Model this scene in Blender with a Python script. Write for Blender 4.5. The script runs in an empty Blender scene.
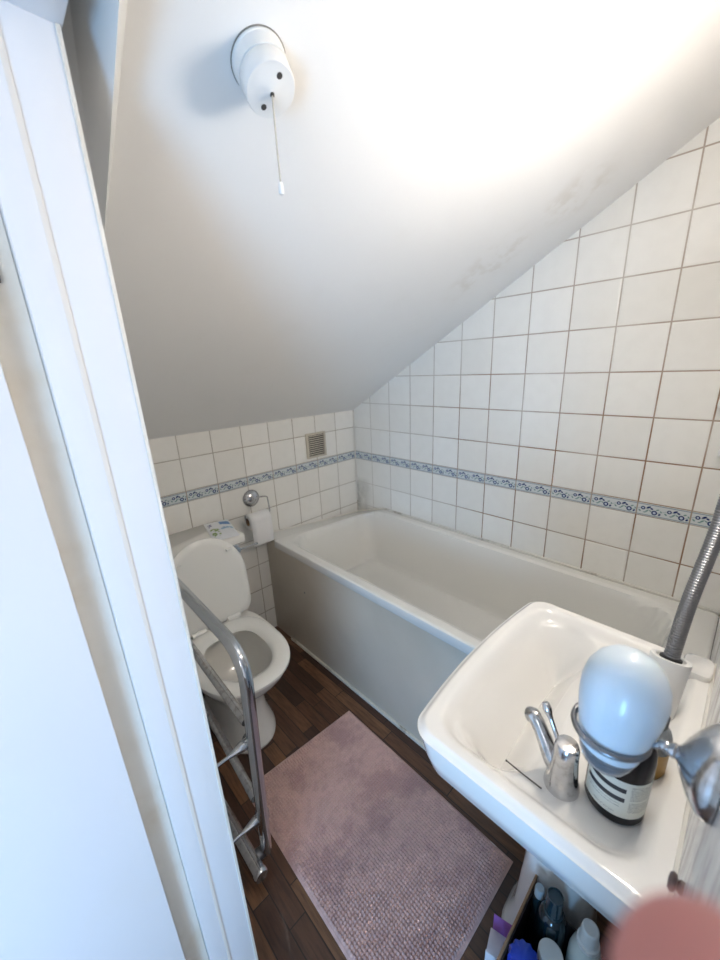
import bpy, bmesh, math, random
from math import sin, cos, pi, radians
from mathutils import Vector, Matrix
random.seed(7)
S = bpy.context.scene
COL = S.collection

# ------------------------------------------------------------------ camera frame
CR = [(0.71597078, -0.69691101, -0.04124187), (-0.23585457, -0.18585791, -0.95384981), (0.6570833, 0.69265568, -0.29743848)]
CP = Vector((-1.59755, -1.73974, 1.432207))
RX, DN, FW = (Vector(v).normalized() for v in CR)
def camspace(x, y, z):
    return CP + RX*x + DN*y + FW*z

# ------------------------------------------------------------------ materials
MATS = {}
def principled(name, color=(.8,.8,.8), rough=.5, metal=0, coat=0, **kw):
    m = bpy.data.materials.new(name); m.use_nodes = True
    b = m.node_tree.nodes['Principled BSDF']
    b.inputs['Base Color'].default_value = (*color, 1)
    b.inputs['Roughness'].default_value = rough
    b.inputs['Metallic'].default_value = metal
    b.inputs['Coat Weight'].default_value = coat
    b.inputs['Coat Roughness'].default_value = .06
    for k, v in kw.items():
        b.inputs[k.replace('_', ' ')].default_value = v
    MATS[name] = m
    return m
class G:
    """small helper that strings math nodes together"""
    def __init__(s, m):
        s.m = m; s.t = m.node_tree; s.b = s.t.nodes['Principled BSDF']
    def n(s, typ, **props):
        x = s.t.nodes.new(typ)
        for k, v in props.items(): setattr(x, k, v)
        return x
    def put(s, sock, v):
        if isinstance(v, bpy.types.NodeSocket): s.t.links.new(v, sock)
        elif v is not None: sock.default_value = v
    def math(s, op, a, b=None, c=None, clamp=False):
        x = s.n('ShaderNodeMath', operation=op, use_clamp=clamp)
        s.put(x.inputs[0], a)
        if b is not None: s.put(x.inputs[1], b)
        if c is not None: s.put(x.inputs[2], c)
        return x.outputs[0]
    def add(s, a, b): return s.math('ADD', a, b)
    def sub(s, a, b): return s.math('SUBTRACT', a, b)
    def mul(s, a, b): return s.math('MULTIPLY', a, b)
    def coords(s, kind='Object'):
        c = s.n('ShaderNodeTexCoord'); sp = s.n('ShaderNodeSeparateXYZ')
        s.t.links.new(c.outputs[kind], sp.inputs[0])
        return c.outputs[kind], sp.outputs[0], sp.outputs[1], sp.outputs[2]
    def vec(s, x, y, z=0.0):
        c = s.n('ShaderNodeCombineXYZ')
        for i, v in enumerate((x, y, z)): s.put(c.inputs[i], v)
        return c.outputs[0]
    def noise(s, vec, scale, detail=3, rough=.5):
        x = s.n('ShaderNodeTexNoise'); s.put(x.inputs['Vector'], vec)
        x.inputs['Scale'].default_value = scale; x.inputs['Detail'].default_value = detail
        x.inputs['Roughness'].default_value = rough
        return x.outputs['Fac']
    def ss(s, v, a, b, lo=0.0, hi=1.0):
        x = s.n('ShaderNodeMapRange', interpolation_type='SMOOTHSTEP'); s.put(x.inputs[0], v)
        for i, q in zip((1,2,3,4), (a, b, lo, hi)): x.inputs[i].default_value = q
        return x.outputs[0]
    def mix(s, f, a, b):
        x = s.n('ShaderNodeMix', data_type='RGBA')
        s.put(x.inputs[0], f)
        for i, v in ((6, a), (7, b)):
            if isinstance(v, tuple): v = (*v, 1)
            s.put(x.inputs[i], v)
        return x.outputs[2]
    def bump(s, h, strength=.3, dist=.01):
        x = s.n('ShaderNodeBump'); x.inputs['Strength'].default_value = strength
        x.inputs['Distance'].default_value = dist; s.put(x.inputs['Height'], h)
        s.t.links.new(x.outputs[0], s.b.inputs['Normal'])
    def color(s, v): s.put(s.b.inputs['Base Color'], v)
    def rough(s, v): s.put(s.b.inputs['Roughness'], v)
    def line(s, v, period, off, w):
        """mask of thin lines at off + k*period"""
        q = s.math('PINGPONG', s.sub(v, off), period/2)
        return s.ss(q, w*.45, w*.8, 1.0, 0.0)
    def rect(s, u, v, u0, u1, v0, v1, e=.002):
        a = s.ss(u, u0-e, u0+e); b = s.ss(u, u1-e, u1+e, 1.0, 0.0)
        c = s.ss(v, v0-e, v0+e); d = s.ss(v, v1-e, v1+e, 1.0, 0.0)
        return s.mul(s.mul(a, b), s.mul(c, d))
    def maxi(s, a, b): return s.math('MAXIMUM', a, b)

BZ0, BZ1, T = .88, .928, .15      # floral border bottom / top, tile pitch
def tile_mat(name, axis, off, brown):
    m = principled(name, (.8,.78,.72), .16, coat=.3); g = G(m)
    vec, x, y, z = g.coords()
    u = g.math('ABSOLUTE', x if axis == 'x' else y)
    up = g.math('GREATER_THAN', z, (BZ0+BZ1)/2)
    zr = g.add(g.mul(up, g.sub(z, BZ1)), g.mul(g.sub(1.0, up), g.sub(z, BZ0)))
    lu = g.line(u, T, off, .0036); lv = g.line(zr, T, 0.0, .0036)
    grout = g.maxi(lu, lv)
    wide = g.maxi(g.line(u, T, off, .008), g.line(zr, T, 0.0, .008))
    cu = g.math('FLOOR', g.math('DIVIDE', g.sub(u, off), T)); cv = g.math('FLOOR', g.math('DIVIDE', zr, T))
    wn = g.n('ShaderNodeTexWhiteNoise', noise_dimensions='3D'); g.put(wn.inputs[0], g.vec(cu, cv, up))
    tone = wn.outputs[0]
    base = g.mix(tone, (.85,.83,.77), (.90,.885,.835))
    cloud = g.ss(g.noise(vec, 22, 4), .35, .7)
    base = g.mix(g.mul(cloud, .12), base, (.72,.70,.64))
    gn = g.noise(vec, 3.5, 3)
    if brown:
        near = g.ss(u, .15, 1.0); gf = g.mul(near, g.ss(gn, .30, .62))
        gf = g.math('MINIMUM', g.add(g.mul(gf, .8), g.mul(near, .25)), 1.0); gf = g.mul(gf, g.ss(z, 1.15, 1.65, 1.0, .45))
        gcol = g.mix(gf, (.60,.57,.51), (.27,.15,.075))
        mould = g.mul(g.ss(u, .02, .17, 1.0, 0.0), g.ss(z, .70, .775, 1.0, 0.0))
        base = g.mix(g.mul(mould, g.ss(g.noise(vec, 14, 5), .3, .7, .25, .75)), base, (.30,.29,.24))
    else:
        gcol = g.mix(g.ss(gn, .35, .7), (.52,.49,.43), (.40,.35,.28))
    col = g.mix(grout, base, gcol)
    g.color(col)
    g.rough(g.mix(grout, (.16,.16,.16), (.8,.8,.8)))
    h = g.add(g.sub(1.0, wide), g.mul(g.noise(vec, 9, 2), .35))
    g.bump(h, .35, .004)
    return m
def border_mat(name, axis, off):
    m = principled(name, (.75,.77,.78), .2, coat=.3); g = G(m)
    vec, x, y, z = g.coords()
    u = g.math('ABSOLUTE', x if axis == 'x' else y)
    uu = g.math('MODULO', g.add(g.sub(u, off), 1.5), .075)
    if axis == 'x': uu = g.sub(.075, uu)
    v = g.sub(z, BZ0)
    def blob(cx, cy, r, sx=1.0, ang=0.0):
        dx = g.sub(uu, cx); dy = g.sub(v, cy)
        ca, sa = cos(ang), sin(ang)
        a = g.add(g.mul(dx, ca), g.mul(dy, sa)); b = g.sub(g.mul(dy, ca), g.mul(dx, sa))
        d = g.math('SQRT', g.add(g.math('POWER', g.mul(a, 1/sx), 2.0), g.math('POWER', b, 2.0)))
        return g.ss(d, r-.0008, r+.0008, 1.0, 0.0)
    blue = None
    for cx, cy, r, sx, an in [(.052,.0165,.0085,1,0), (.018,.029,.0065,1,0), (.034,.0335,.0035,2.0,.6), (.043,.030,.003,1.6,-.5), (.067,.013,.003,1.5,.9)]:
        q = blob(cx, cy, r, sx, an); blue = q if blue is None else g.maxi(blue, q)
    hole = g.maxi(blob(.052,.0165,.0042), blob(.018,.029,.003))
    green = None
    for cx, cy, r, sx, an in [(.030,.0195,.0026,2.2,.7), (.040,.021,.002,2,-.6), (.009,.018,.0026,1.8,-.7), (.060,.029,.0024,2,.4), (.024,.014,.002,2.2,.1), (.070,.024,.002,2,-1.)]:
        q = blob(cx, cy, r, sx, an); green = q if green is None else g.maxi(green, q)
    vine = g.ss(g.math('ABSOLUTE', g.sub(v, g.add(.0235, g.mul(g.math('SINE', g.mul(uu, 2*pi/.075)), .006)))), .0006, .0016, 1.0, 0.0)
    col = g.mix(vine, (.64,.68,.68), (.38,.47,.48))
    col = g.mix(green, col, (.20,.32,.30))
    col = g.mix(blue, col, (.025,.045,.15))
    col = g.mix(hole, col, (.55,.62,.72))
    edge = g.math('ABSOLUTE', g.sub(v, .024))
    col = g.mix(g.ss(edge, .0175, .0185), col, (.27,.34,.40))
    col = g.mix(g.ss(edge, .0205, .0215), col, (.60,.62,.60))
    gr = g.maxi(g.line(u, T, off, .0034), g.ss(edge, .0228, .0238))
    col = g.mix(gr, col, (.40,.33,.26))
    g.color(col); g.bump(g.sub(1.0, gr), .3, .003)
    return m

M_tile_r = tile_mat('white_tiles_right', 'y', .14635, True)
M_tile_b = tile_mat('white_tiles_back', 'x', .15125, False)
M_border_r = border_mat('floral_border_right', 'y', .14635)
M_border_b = border_mat('floral_border_back', 'x', .15125)

m = M_ceil = principled('ceiling_paint', (.875,.865,.84), .62); g = G(m)
vec, x, y, z = g.coords()
st = g.ss(g.noise(vec, 5.5, 5, .6), .56, .72)
def zone(cx, cy, rx, ry):
    d = g.math('SQRT', g.add(g.math('POWER', g.mul(g.sub(x, cx), 1/rx), 2.0), g.math('POWER', g.mul(g.sub(y, cy), 1/ry), 2.0)))
    return g.ss(d, .3, 1.0, 1.0, 0.0)
stain = g.mul(g.maxi(zone(-.22,-1.25,.13,.12), zone(-.26,-1.0,.12,.2)), g.ss(g.noise(vec, 16, 5, .6), .42, .62))
c = g.mix(g.mul(st, .12), (.875,.865,.84), (.78,.755,.69))
c = g.mix(g.mul(stain, .20), c, (.50,.42,.28))
g.color(c); g.bump(g.noise(vec, 60, 4), .06, .004)

m = M_paint = principled('gloss_white_paint', (.80,.80,.80), .28, coat=.2); g = G(m)
vec, x, y, z = g.coords()
c = g.mix(g.mul(g.ss(g.noise(vec, 6, 4), .5, .75), .2), (.80,.80,.81), (.78,.74,.66)); g.color(c)
g.bump(g.noise(vec, 25, 3), .05, .003)
m = M_cream = principled('aged_cream_paint', (.76,.67,.52), .45); g = G(m)
vec, x, y, z = g.coords(); g.color(g.mix(g.ss(g.noise(vec, 12, 4), .45, .8), (.78,.73,.64), (.70,.62,.50)))
M_wall = principled('painted_plaster', (.78,.77,.74), .6)

m = M_floor = principled('dark_parquet', (.1,.05,.03), .32, coat=.15); g = G(m)
vec, x, y, z = g.coords()
W = .052
row = g.math('FLOOR', g.math('DIVIDE', x, W))
wn = g.n('ShaderNodeTexWhiteNoise', noise_dimensions='1D'); g.put(wn.inputs['W'], row)
yo = g.add(y, g.mul(wn.outputs[0], .7)); L = .30
seg = g.math('FLOOR', g.math('DIVIDE', yo, L))
w2 = g.n('ShaderNodeTexWhiteNoise', noise_dimensions='2D'); g.put(w2.inputs['Vector'], g.vec(row, seg))
tone = w2.outputs[0]
cr = g.n('ShaderNodeValToRGB'); g.put(cr.inputs[0], tone)
cr.color_ramp.elements[0].color = (.050,.022,.014,1); cr.color_ramp.elements[1].color = (.215,.105,.050,1)
e = cr.color_ramp.elements.new(.55); e.color = (.100,.044,.024,1)
grain = g.noise(g.vec(g.mul(x, 26), g.add(g.mul(y, 2.2), g.mul(tone, 40)), tone), 5, 6, .65)
c = g.mix(g.ss(grain, .35, .7, 0, .65), cr.outputs[0], (.028,.012,.008))
gap = g.maxi(g.line(x, W, 0.0, .0022), g.line(yo, L, 0.0, .0022))
c = g.mix(gap, c, (.012,.007,.005)); g.color(c)
g.bump(g.sub(g.mul(grain, .3), gap), .25, .002); g.rough(g.ss(grain, .2, .8, .28, .5))

M_ceramic = principled('white_ceramic', (.86,.85,.82), .10, coat=.5)
M_ceramic2 = principled('toilet_ceramic', (.86,.84,.79), .12, coat=.4)
M_seat = principled('white_plastic_seat', (.86,.85,.80), .22, coat=.2)
M_tub = principled('cream_bath_enamel', (.81,.80,.755), .17, coat=.3)
m = M_panel = principled('beige_bath_panel', (.55,.50,.43), .42); g = G(m)
vec, x, y, z = g.coords(); g.color(g.mix(g.ss(g.noise(vec, 2.2, 4), .3, .7), (.68,.61,.51), (.59,.525,.43))); g.bump(g.noise(vec, 90, 2), .05, .002)
M_caulk = principled('white_sealant', (.74,.72,.66), .5)
m = M_dirtycaulk = principled('stained_sealant', (.6,.57,.5), .5); g = G(m)
vec, x, y, z = g.coords(); g.color(g.mix(g.ss(g.noise(vec, 7, 6, .7), .54, .72), (.74,.72,.65), (.30,.25,.19)))
M_chrome = principled('chrome', (.58,.61,.65), .10, 1)
m = M_oldchrome = principled('worn_chrome', (.60,.60,.60), .18, 1); g = G(m)
vec, x, y, z = g.coords(); g.color(g.mix(g.ss(g.noise(vec, 60, 5, .7), .45, .7), (.60,.60,.61), (.40,.38,.37))); g.bump(g.noise(vec, 180, 3), .12, .001)
M_steel = principled('brushed_steel', (.27,.27,.28), .35, 1)
M_black = principled('black_plastic', (.012,.012,.014), .4)
M_white = principled('white_plastic', (.82,.82,.80), .3)
M_paper = principled('tissue_paper', (.86,.85,.83), .9)
M_card = principled('brown_cardboard', (.30,.18,.10), .8)
M_grille = principled('vent_beige', (.58,.53,.44), .55)
M_dark = principled('dark_gap', (.05,.045,.04), .8)
M_amber = principled('dark_brown_bottle', (.006,.004,.006), .22, Specular_IOR_Level=.25)
M_green = principled('dark_green_bottle', (.004,.012,.016), .15, coat=.5)
M_greencap = principled('smoky_green_cap', (.015,.035,.045), .2, coat=.3)
M_blue = principled('blue_plastic', (.010,.045,.40), .3)
M_tan = principled('amber_label', (.42,.25,.07), .4)
M_clear = principled('clear_bluish_glass', (.75,.82,.88), .06, Transmission_Weight=.85, IOR=1.45)
M_frost = principled('frosted_glass', (.75,.85,.95), .28, coat=.3, Subsurface_Weight=.5, Transmission_Weight=.12)
M_frost.node_tree.nodes['Principled BSDF'].inputs['Subsurface Radius'].default_value = (.03,.035,.04)
M_cord = principled('cord', (.55,.50,.42), .7)
M_skin = principled('skin', (.47,.19,.17), .5, Subsurface_Weight=.25)
M_skin.node_tree.nodes['Principled BSDF'].inputs['Subsurface Radius'].default_value = (.01,.004,.002)
M_nail = principled('nail', (.70,.38,.33), .3)
M_purple = principled('purple_card', (.30,.10,.36), .5)
M_sash = principled('pale_card', (.66,.64,.68), .5)

m = M_mat = principled('dusty_pink_chenille', (.40,.25,.25), .95, Sheen_Weight=.4); g = G(m)
vec, x, y, z = g.coords()
pat = g.ss(g.noise(vec, 6, 6, .7), .47, .60)
pat2 = g.ss(g.noise(vec, 45, 3, .6), .35, .7)
c = g.mix(g.mul(pat, .6), (.62,.415,.375), (.37,.225,.225)); c = g.mix(g.mul(pat2, .35), c, (.36,.23,.215))
g.color(c)

def label_mat():
    m = principled('cream_paper_label', (.70,.70,.62), .5); g = G(m)
    _, u, v, _z = g.coords('UV')
    ink = g.maxi(g.rect(u, v, .04, .50, .70, .82), g.rect(u, v, .04, .50, .44, .56))
    # fine print: rows of tiny broken marks
    rows = g.math('GREATER_THAN', g.math('PINGPONG', v, .02), .011)
    nz = g.ss(g.noise(g.vec(g.mul(u, 90), g.mul(v, 24)), 1.0, 1), .42, .5)
    fine = g.mul(rows, nz)
    zone1 = g.maxi(g.rect(u, v, .55, .93, .52, .93), g.rect(u, v, .55, .93, .18, .48))
    zone2 = g.maxi(g.rect(u, v, .06, .46, .345, .385), g.rect(u, v, .06, .46, .28, .315))
    zone3 = g.rect(u, v, .18, .42, .09, .135)
    small = g.mul(fine, g.maxi(zone1, g.maxi(zone2, zone3)))
    c = g.mix(g.mul(small, .75), (.70,.70,.62), (.05,.05,.05))
    c = g.mix(ink, c, (.015,.015,.02)); g.color(c)
    return m
M_label = label_mat()
def wipes_mat():
    m = principled('printed_wipes_pack', (.8,.82,.84), .3, coat=.3); g = G(m)
    vec, x, y, z = g.coords()
    bl = g.n('ShaderNodeMath')
    b1 = g.rect(x, y, .004, .050, .028, .075, .004)
    b2 = g.rect(x, y, -.010, .050, -.030, -.004, .003)
    gr = g.rect(x, y, -.046, -.012, -.085, .005, .003)
    dk = g.rect(x, y, -.045, -.030, .030, .070, .002)
    no = g.ss(g.noise(vec, 60, 2), .42, .55)
    c = g.mix(b1, (.80,.82,.84), (.02,.20,.50)); c = g.mix(g.mul(b2, no), c, (.25,.45,.62))
    c = g.mix(g.mul(gr, no), c, (.22,.34,.08)); c = g.mix(g.mul(dk, no), c, (.12,.14,.30))
    g.color(c); return m
M_wipes = wipes_mat()
m = M_marble = principled('streaky_wall_tile', (.70,.68,.66), .22); g = G(m)
vec, x, y, z = g.coords()
q = g.noise(g.vec(g.mul(x, 9), y, g.mul(z, 1.2)), 6, 5, .65)
c = g.mix(g.ss(q, .42, .62, 0, .75), (.78,.76,.74), (.36,.33,.32)); g.color(c)

# ------------------------------------------------------------------ mesh helpers
def link(name, me, mat, parent=None, smooth=True):
    o = bpy.data.objects.new(name, me); COL.objects.link(o)
    if mat: me.materials.append(mat)
    if smooth:
        for p in me.polygons: p.use_smooth = True
    if parent: o.parent = parent; o.matrix_parent_inverse = parent.matrix_world.inverted() if False else Matrix()
    return o
def frombm(name, bm, mat, parent=None, smooth=True, origin=None):
    bmesh.ops.recalc_face_normals(bm, faces=bm.faces)
    off = Vector((0,0,0))
    if parent: off = parent.location
    elif origin: off = Vector(origin)
    for v in bm.verts: v.co -= off
    me = bpy.data.meshes.new(name); bm.to_mesh(me); bm.free()
    o = link(name, me, mat, parent, smooth)
    if not parent: o.location = off
    if smooth:
        try: me.set_sharp_from_angle(angle=radians(42))
        except Exception: pass
    return o
def thing(name, label, cat, loc, group=None):
    o = bpy.data.objects.new(name, None); COL.objects.link(o); o.location = loc
    o.empty_display_size = .03
    o['label'] = label; o['category'] = cat
    if group: o['group'] = group
    return o
def tag(o, label, cat, group=None):
    o['label'] = label; o['category'] = cat
    if group: o['group'] = group
    return o
def struct(o): o['kind'] = 'structure'; return o
def box(bm, x0, x1, y0, y1, z0, z1, bev=0, seg=2):
    vs = [bm.verts.new((x, y, z)) for x in (x0, x1) for y in (y0, y1) for z in (z0, z1)]
    fs = [bm.faces.new([vs[i] for i in f]) for f in ((0,1,3,2),(4,6,7,5),(0,4,5,1),(2,3,7,6),(0,2,6,4),(1,5,7,3))]
    if bev:
        es = list({e for f in fs for e in f.edges})
        bmesh.ops.bevel(bm, geom=es, offset=bev, segments=seg, affect='EDGES', profile=.7)
    return vs
def ring_loft(bm, rings, cap0=True, cap1=True, closed=True):
    R = [[bm.verts.new(p) for p in r] for r in rings]
    for a, b in zip(R, R[1:]):
        n = len(a)
        for i in range(n if closed else n-1):
            j = (i+1) % n
            try: bm.faces.new((a[i], a[j], b[j], b[i]))
            except ValueError: pass
    if cap0: bm.faces.new(R[0][::-1])
    if cap1: bm.faces.new(R[-1])
    return R
def frame_of(ax):
    ax = Vector(ax).normalized()
    u = ax.cross(Vector((0,0,1)))
    if u.length < 1e-4: u = Vector((1,0,0))
    u.normalize(); return ax, u, ax.cross(u)
def lathe(bm, prof, c, ax=(0,0,1), n=40, cap0=True, cap1=True):
    """prof: (radius, height along ax)"""
    ax, u, v = frame_of(ax); c = Vector(c)
    rings = [[c + ax*h + (u*cos(2*pi*i/n) + v*sin(2*pi*i/n))*max(r, 1e-4) for i in range(n)] for r, h in prof]
    return ring_loft(bm, rings, cap0, cap1)
def smooth_path(pts, sub=8):
    P = [Vector(p) for p in pts]
    if len(P) < 3: return P
    out = []
    for i in range(len(P)-1):
        p0 = P[max(i-1, 0)]; p1 = P[i]; p2 = P[i+1]; p3 = P[min(i+2, len(P)-1)]
        for k in range(sub):
            t = k/sub
            out.append(.5*((2*p1) + (p2-p0)*t + (2*p0-5*p1+4*p2-p3)*t*t + (3*p1-p0-3*p2+p3)*t**3))
    out.append(P[-1]); return out
def tube(bm, pts, r, n=16, cap=True, ridge=None):
    """r: number or function of 0..1"""
    P = [Vector(p) for p in pts]; rings = []; u = None
    L = [0.0]
    for a, b in zip(P, P[1:]): L.append(L[-1] + (b-a).length)
    for i, p in enumerate(P):
        d = (P[min(i+1, len(P)-1)] - P[max(i-1, 0)]).normalized()
        if u is None: _, u, _v = frame_of(d)
        u = (u - d*u.dot(d)).normalized(); v = d.cross(u)
        rr = r(L[i]/L[-1]) if callable(r) else r
        rings.append([p + (u*cos(2*pi*k/n) + v*sin(2*pi*k/n))*rr for k in range(n)])
    return ring_loft(bm, rings, cap, cap)
def round_bend(a, b, c, rad, n=8):
    """points of a path a-b-c with a rounded corner"""
    a, b, c = map(Vector, (a, b, c)); d1 = (a-b).normalized(); d2 = (c-b).normalized()
    p, q = b+d1*rad, b+d2*rad
    return [p*(1-t)**2 + b*2*t*(1-t) + q*t*t for t in [i/n for i in range(n+1)]]
def rrect(x0, x1, y0, y1, r, n=8, m=14):
    """points round a rounded rectangle: n per corner arc, m per side"""
    r = max(min(r, (x1-x0)/2-1e-4, (y1-y0)/2-1e-4), 1e-4); pts = []
    cs = [(x1-r, y0+r, -pi/2), (x1-r, y1-r, 0), (x0+r, y1-r, pi/2), (x0+r, y0+r, pi)]
    for k, (cx, cy, a0) in enumerate(cs):
        arc = [(cx+r*cos(a0+pi/2*i/n), cy+r*sin(a0+pi/2*i/n)) for i in range(n+1)]
        pts += arc
        nx, ny, na = cs[(k+1) % 4]
        q = (nx+r*cos(na), ny+r*sin(na)); p = arc[-1]
        pts += [(p[0]+(q[0]-p[0])*i/m, p[1]+(q[1]-p[1])*i/m) for i in range(1, m)]
    return pts
def sd_rr(x, y, x0, x1, y0, y1, r):
    """distance inside a rounded rectangle (positive inside)"""
    qx = abs(x-(x0+x1)/2)-(x1-x0)/2+r; qy = abs(y-(y0+y1)/2)-(y1-y0)/2+r
    return -(math.hypot(max(qx, 0), max(qy, 0)) + min(max(qx, qy), 0) - r)
def sst(t):
    t = max(0, min(1, t)); return t*t*(3-2*t)

# ------------------------------------------------------------------ room shell
def quad_obj(name, pts, mat, thick=None, kind=True):
    """a flat polygon given some thickness along a vector"""
    bm = bmesh.new(); a = [bm.verts.new(p) for p in pts]
    if thick:
        t = Vector(thick); b = [bm.verts.new(Vector(p)+t) for p in pts]; n = len(pts)
        bm.faces.new(a); bm.faces.new(b[::-1])
        for i in range(n): bm.faces.new((a[i], a[(i+1) % n], b[(i+1) % n], b[i]))
    else: bm.faces.new(a)
    o = frombm(name, bm, mat, smooth=False)
    return struct(o) if kind else o
SL = .5625
HZ = 1.783
def zs(y): return 1.182 - SL*y
YF = -1.775            # basin wall
XL = -1.45             # inner face of the doorway wall
quad_obj('floor', [(-2.8,-3.0,0), (.1,-3.0,0), (.1,.1,0), (-2.8,.1,0)], M_floor, (0,0,-.08))
quad_obj('wall_back', [(-1.6,0,0), (0,0,0), (0,0,zs(0)), (-1.6,0,zs(0))], M_tile_b, (0,.1,0))
quad_obj('wall_right', [(0,0,0), (0,YF,0), (0,YF,zs(YF)), (0,0,zs(0))], M_tile_r, (.1,0,0))
quad_obj('ceiling', [(-1.382,0,zs(0)), (0.1,0,zs(0)), (.1,YF-.1,zs(YF-.1)), (-1.382,YF-.1,zs(YF-.1))], M_ceil, (0,.05,.09))
# low side of the slope left of the door recess, then the vertical cheek of the recess
bm = bmesh.new()
ring_loft(bm, [[(-1.381,-.60,zs(-.60)), (-1.381,-.94,zs(-.94)), (-1.381,YF,zs(YF)), (-1.36,YF,zs(YF)+.05), (-1.36,-.60,zs(-.60)+.05)], [(-1.455,-.60,zs(-.60)-.0), (-1.455,-.94,HZ-.0), (-1.455,YF,HZ+.02), (-1.455,YF,HZ+.2), (-1.455,-.60,HZ+.2)]])
struct(frombm('trim_1', bm, M_wall, smooth=False))
quad_obj('trim_2', [(-1.55,0,zs(0)), (-1.383,0,zs(0)), (-1.383,-.60,zs(-.60)), (-1.55,-.60,zs(-.60))], M_ceil, (0,.05,.09))
quad_obj('wall_front', [(.1,YF,0), (-1.46,YF,0), (-1.46,YF,2.6), (.1,YF,2.6)], M_marble, (0,-.1,0))
quad_obj('wall_left', [(XL,0,0), (XL,-1.08,0), (XL,-1.08,1.60), (XL,-.94,1.60), (XL,0,zs(0)-.01)], M_wall, (-.07,0,0))

bm = bmesh.new(); box(bm, -1.6, 0, -.0022, 0, BZ0, BZ1); o = frombm('trim_4', bm, M_border_b, smooth=False); struct(o)
bm = bmesh.new(); box(bm, -.0022, 0, YF, -.002, BZ0, BZ1); o = frombm('trim_5', bm, M_border_r, smooth=False); struct(o)

# door casing: reveal, step, rebate, head
YJ = -1.16; HZ = 1.783
bm = bmesh.new()
box(bm, -1.508, -1.4545, YJ, YJ+.09, 0, HZ, .001); box(bm, -1.540, -1.505, YJ-.0012, YJ+.09, 0, HZ, .001)
o = struct(frombm('trim_6', bm, M_paint)); 
bm = bmesh.new(); box(bm, -1.4565, -1.4515, YJ-.002, YJ+.03, 0, HZ, .0015); struct(frombm('trim_7', bm, M_cream))
bm = bmesh.new(); box(bm, -1.585, -1.5405, YJ+.018, YJ+.09, 0, HZ, .002); struct(frombm('trim_8', bm, M_cream))
bm = bmesh.new(); box(bm, -1.585, -1.449, YF, YJ+.09, HZ, HZ+.12, .003)
struct(frombm('trim_9', bm, M_paint))
bm = bmesh.new(); lathe(bm, [(.0035,0),(.0035,.002),(.001,.0022)], (-1.474,-1.20,HZ), (0,0,-1), 12)
tag(frombm('screw', bm, M_steel), 'small dark screw head in the underside of the door frame at top left', 'screw')
bm = bmesh.new(); box(bm, -1.5095, -1.5035, YJ-.0016, YJ+.03, 0, HZ, .0007); struct(frombm('trim_14', bm, principled('cream_joint', (.78,.72,.64), .5)))
# door leaf standing open against the hall side
d = thing('door_1', 'white gloss door standing open at far left', 'door', (-1.583,YJ+.02,.01)); del d['label']; del d['category']; d['kind'] = 'structure'
bm = bmesh.new(); box(bm, -2.28, -1.578, YJ-.008, YJ+.032, .008, 1.765, .003)
frombm('door_leaf', bm, M_paint, d)
bm = bmesh.new(); box(bm, -1.5665, -1.5565, YJ+.014, YJ+.02, 1.535, 1.555, .001)
h = frombm('door_hinge', bm, M_dark, d)
# hall beyond the doorway (behind the camera)
quad_obj('wall_hall_far', [(-2.8,-3.0,0), (-2.8,.1,0), (-2.8,.1,2.6), (-2.8,-3.0,2.6)], M_wall, (-.05,0,0))
quad_obj('ceiling_hall', [(-2.85,-3.05,2.6), (.1,-3.05,2.6), (.1,.1,2.6), (-2.85,.1,2.6)], M_wall, (0,0,.05))
quad_obj('wall_hall_left', [(-2.8,YJ+.09,0), (-1.52,YJ+.09,0), (-1.52,YJ+.09,2.6), (-2.8,YJ+.09,2.6)], M_wall, (0,.05,0))

# ------------------------------------------------------------------ bath
def sag(x, y):
    return -.075*max(0, 1+y/.24)*max(0, min(1, 1+x/.66))**1.0
def make_bath():
    t = thing('bathtub', 'cream enamel bathtub with a beige side panel along the tiled wall', 'bathtub', (-.35,-.9,0))
    X0, X1, Y0, Y1 = -.702, -.004, YF+.0004, -.098
    Z = .592
    def f(x, y, d):
        z = Z - .004*(1-sst(d/.008))
        i = sd_rr(x, y, X0+.052, X1-.058, Y0+.10, Y1-.055, .13)
        if i > -.014: z -= .006*sst((i+.014)/.014)
        if i > 0:
            k = min(1, i/.055); z -= .30*sst(k)**.8
            z -= .055*sst((i-.05)/.14)
        return z + sag(x, y)
    rings = []
    rr = lambda d, zz=None: [(x, y, f(x, y, d) if zz is None else zz+sag(x, y)) for x, y in rrect(X0+d, X1-d, Y0+d, Y1-d, max(.014-d*.3, .004) if d < .04 else min(.12, (d-.04)*1.6+.006), 8, 40)]
    for d, zz in [(.05,.548),(.012,.548),(.003,.550),(0,.556),(0,.583)]: rings.append(rr(d, zz))
    d = .001
    while d < .345: rings.append(rr(d)); d += .0035 if d < .02 else .006
    bm = bmesh.new(); ring_loft(bm, rings, False, True); frombm('tub', bm, M_tub, t)
    bm = bmesh.new(); box(bm, -.690, -.678, YF+.002, -.002, .002, .585, .001)
    p = frombm('side_panel', bm, M_panel, t)
    for y, z in ((-.14,.545), (-.60,.555), (-.33,.37), (-.96,.553)):
        bm = bmesh.new(); lathe(bm, [(.0045,0),(.0045,.0015),(.0015,.003)], (-.69,y,z), (-1,0,0), 12)
        s = frombm('panel_screw', bm, M_steel, None, origin=(-.69,y,z))
        s.parent = p; s.location = Vector((-.69,y,z)) - t.location
    bm = bmesh.new(); lathe(bm, [(.03,0),(.028,.004),(.012,.006),(.001,.006)], (-.35,-1.45,.245), n=24)
    frombm('drain', bm, M_chrome, t)
make_bath()
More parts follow.
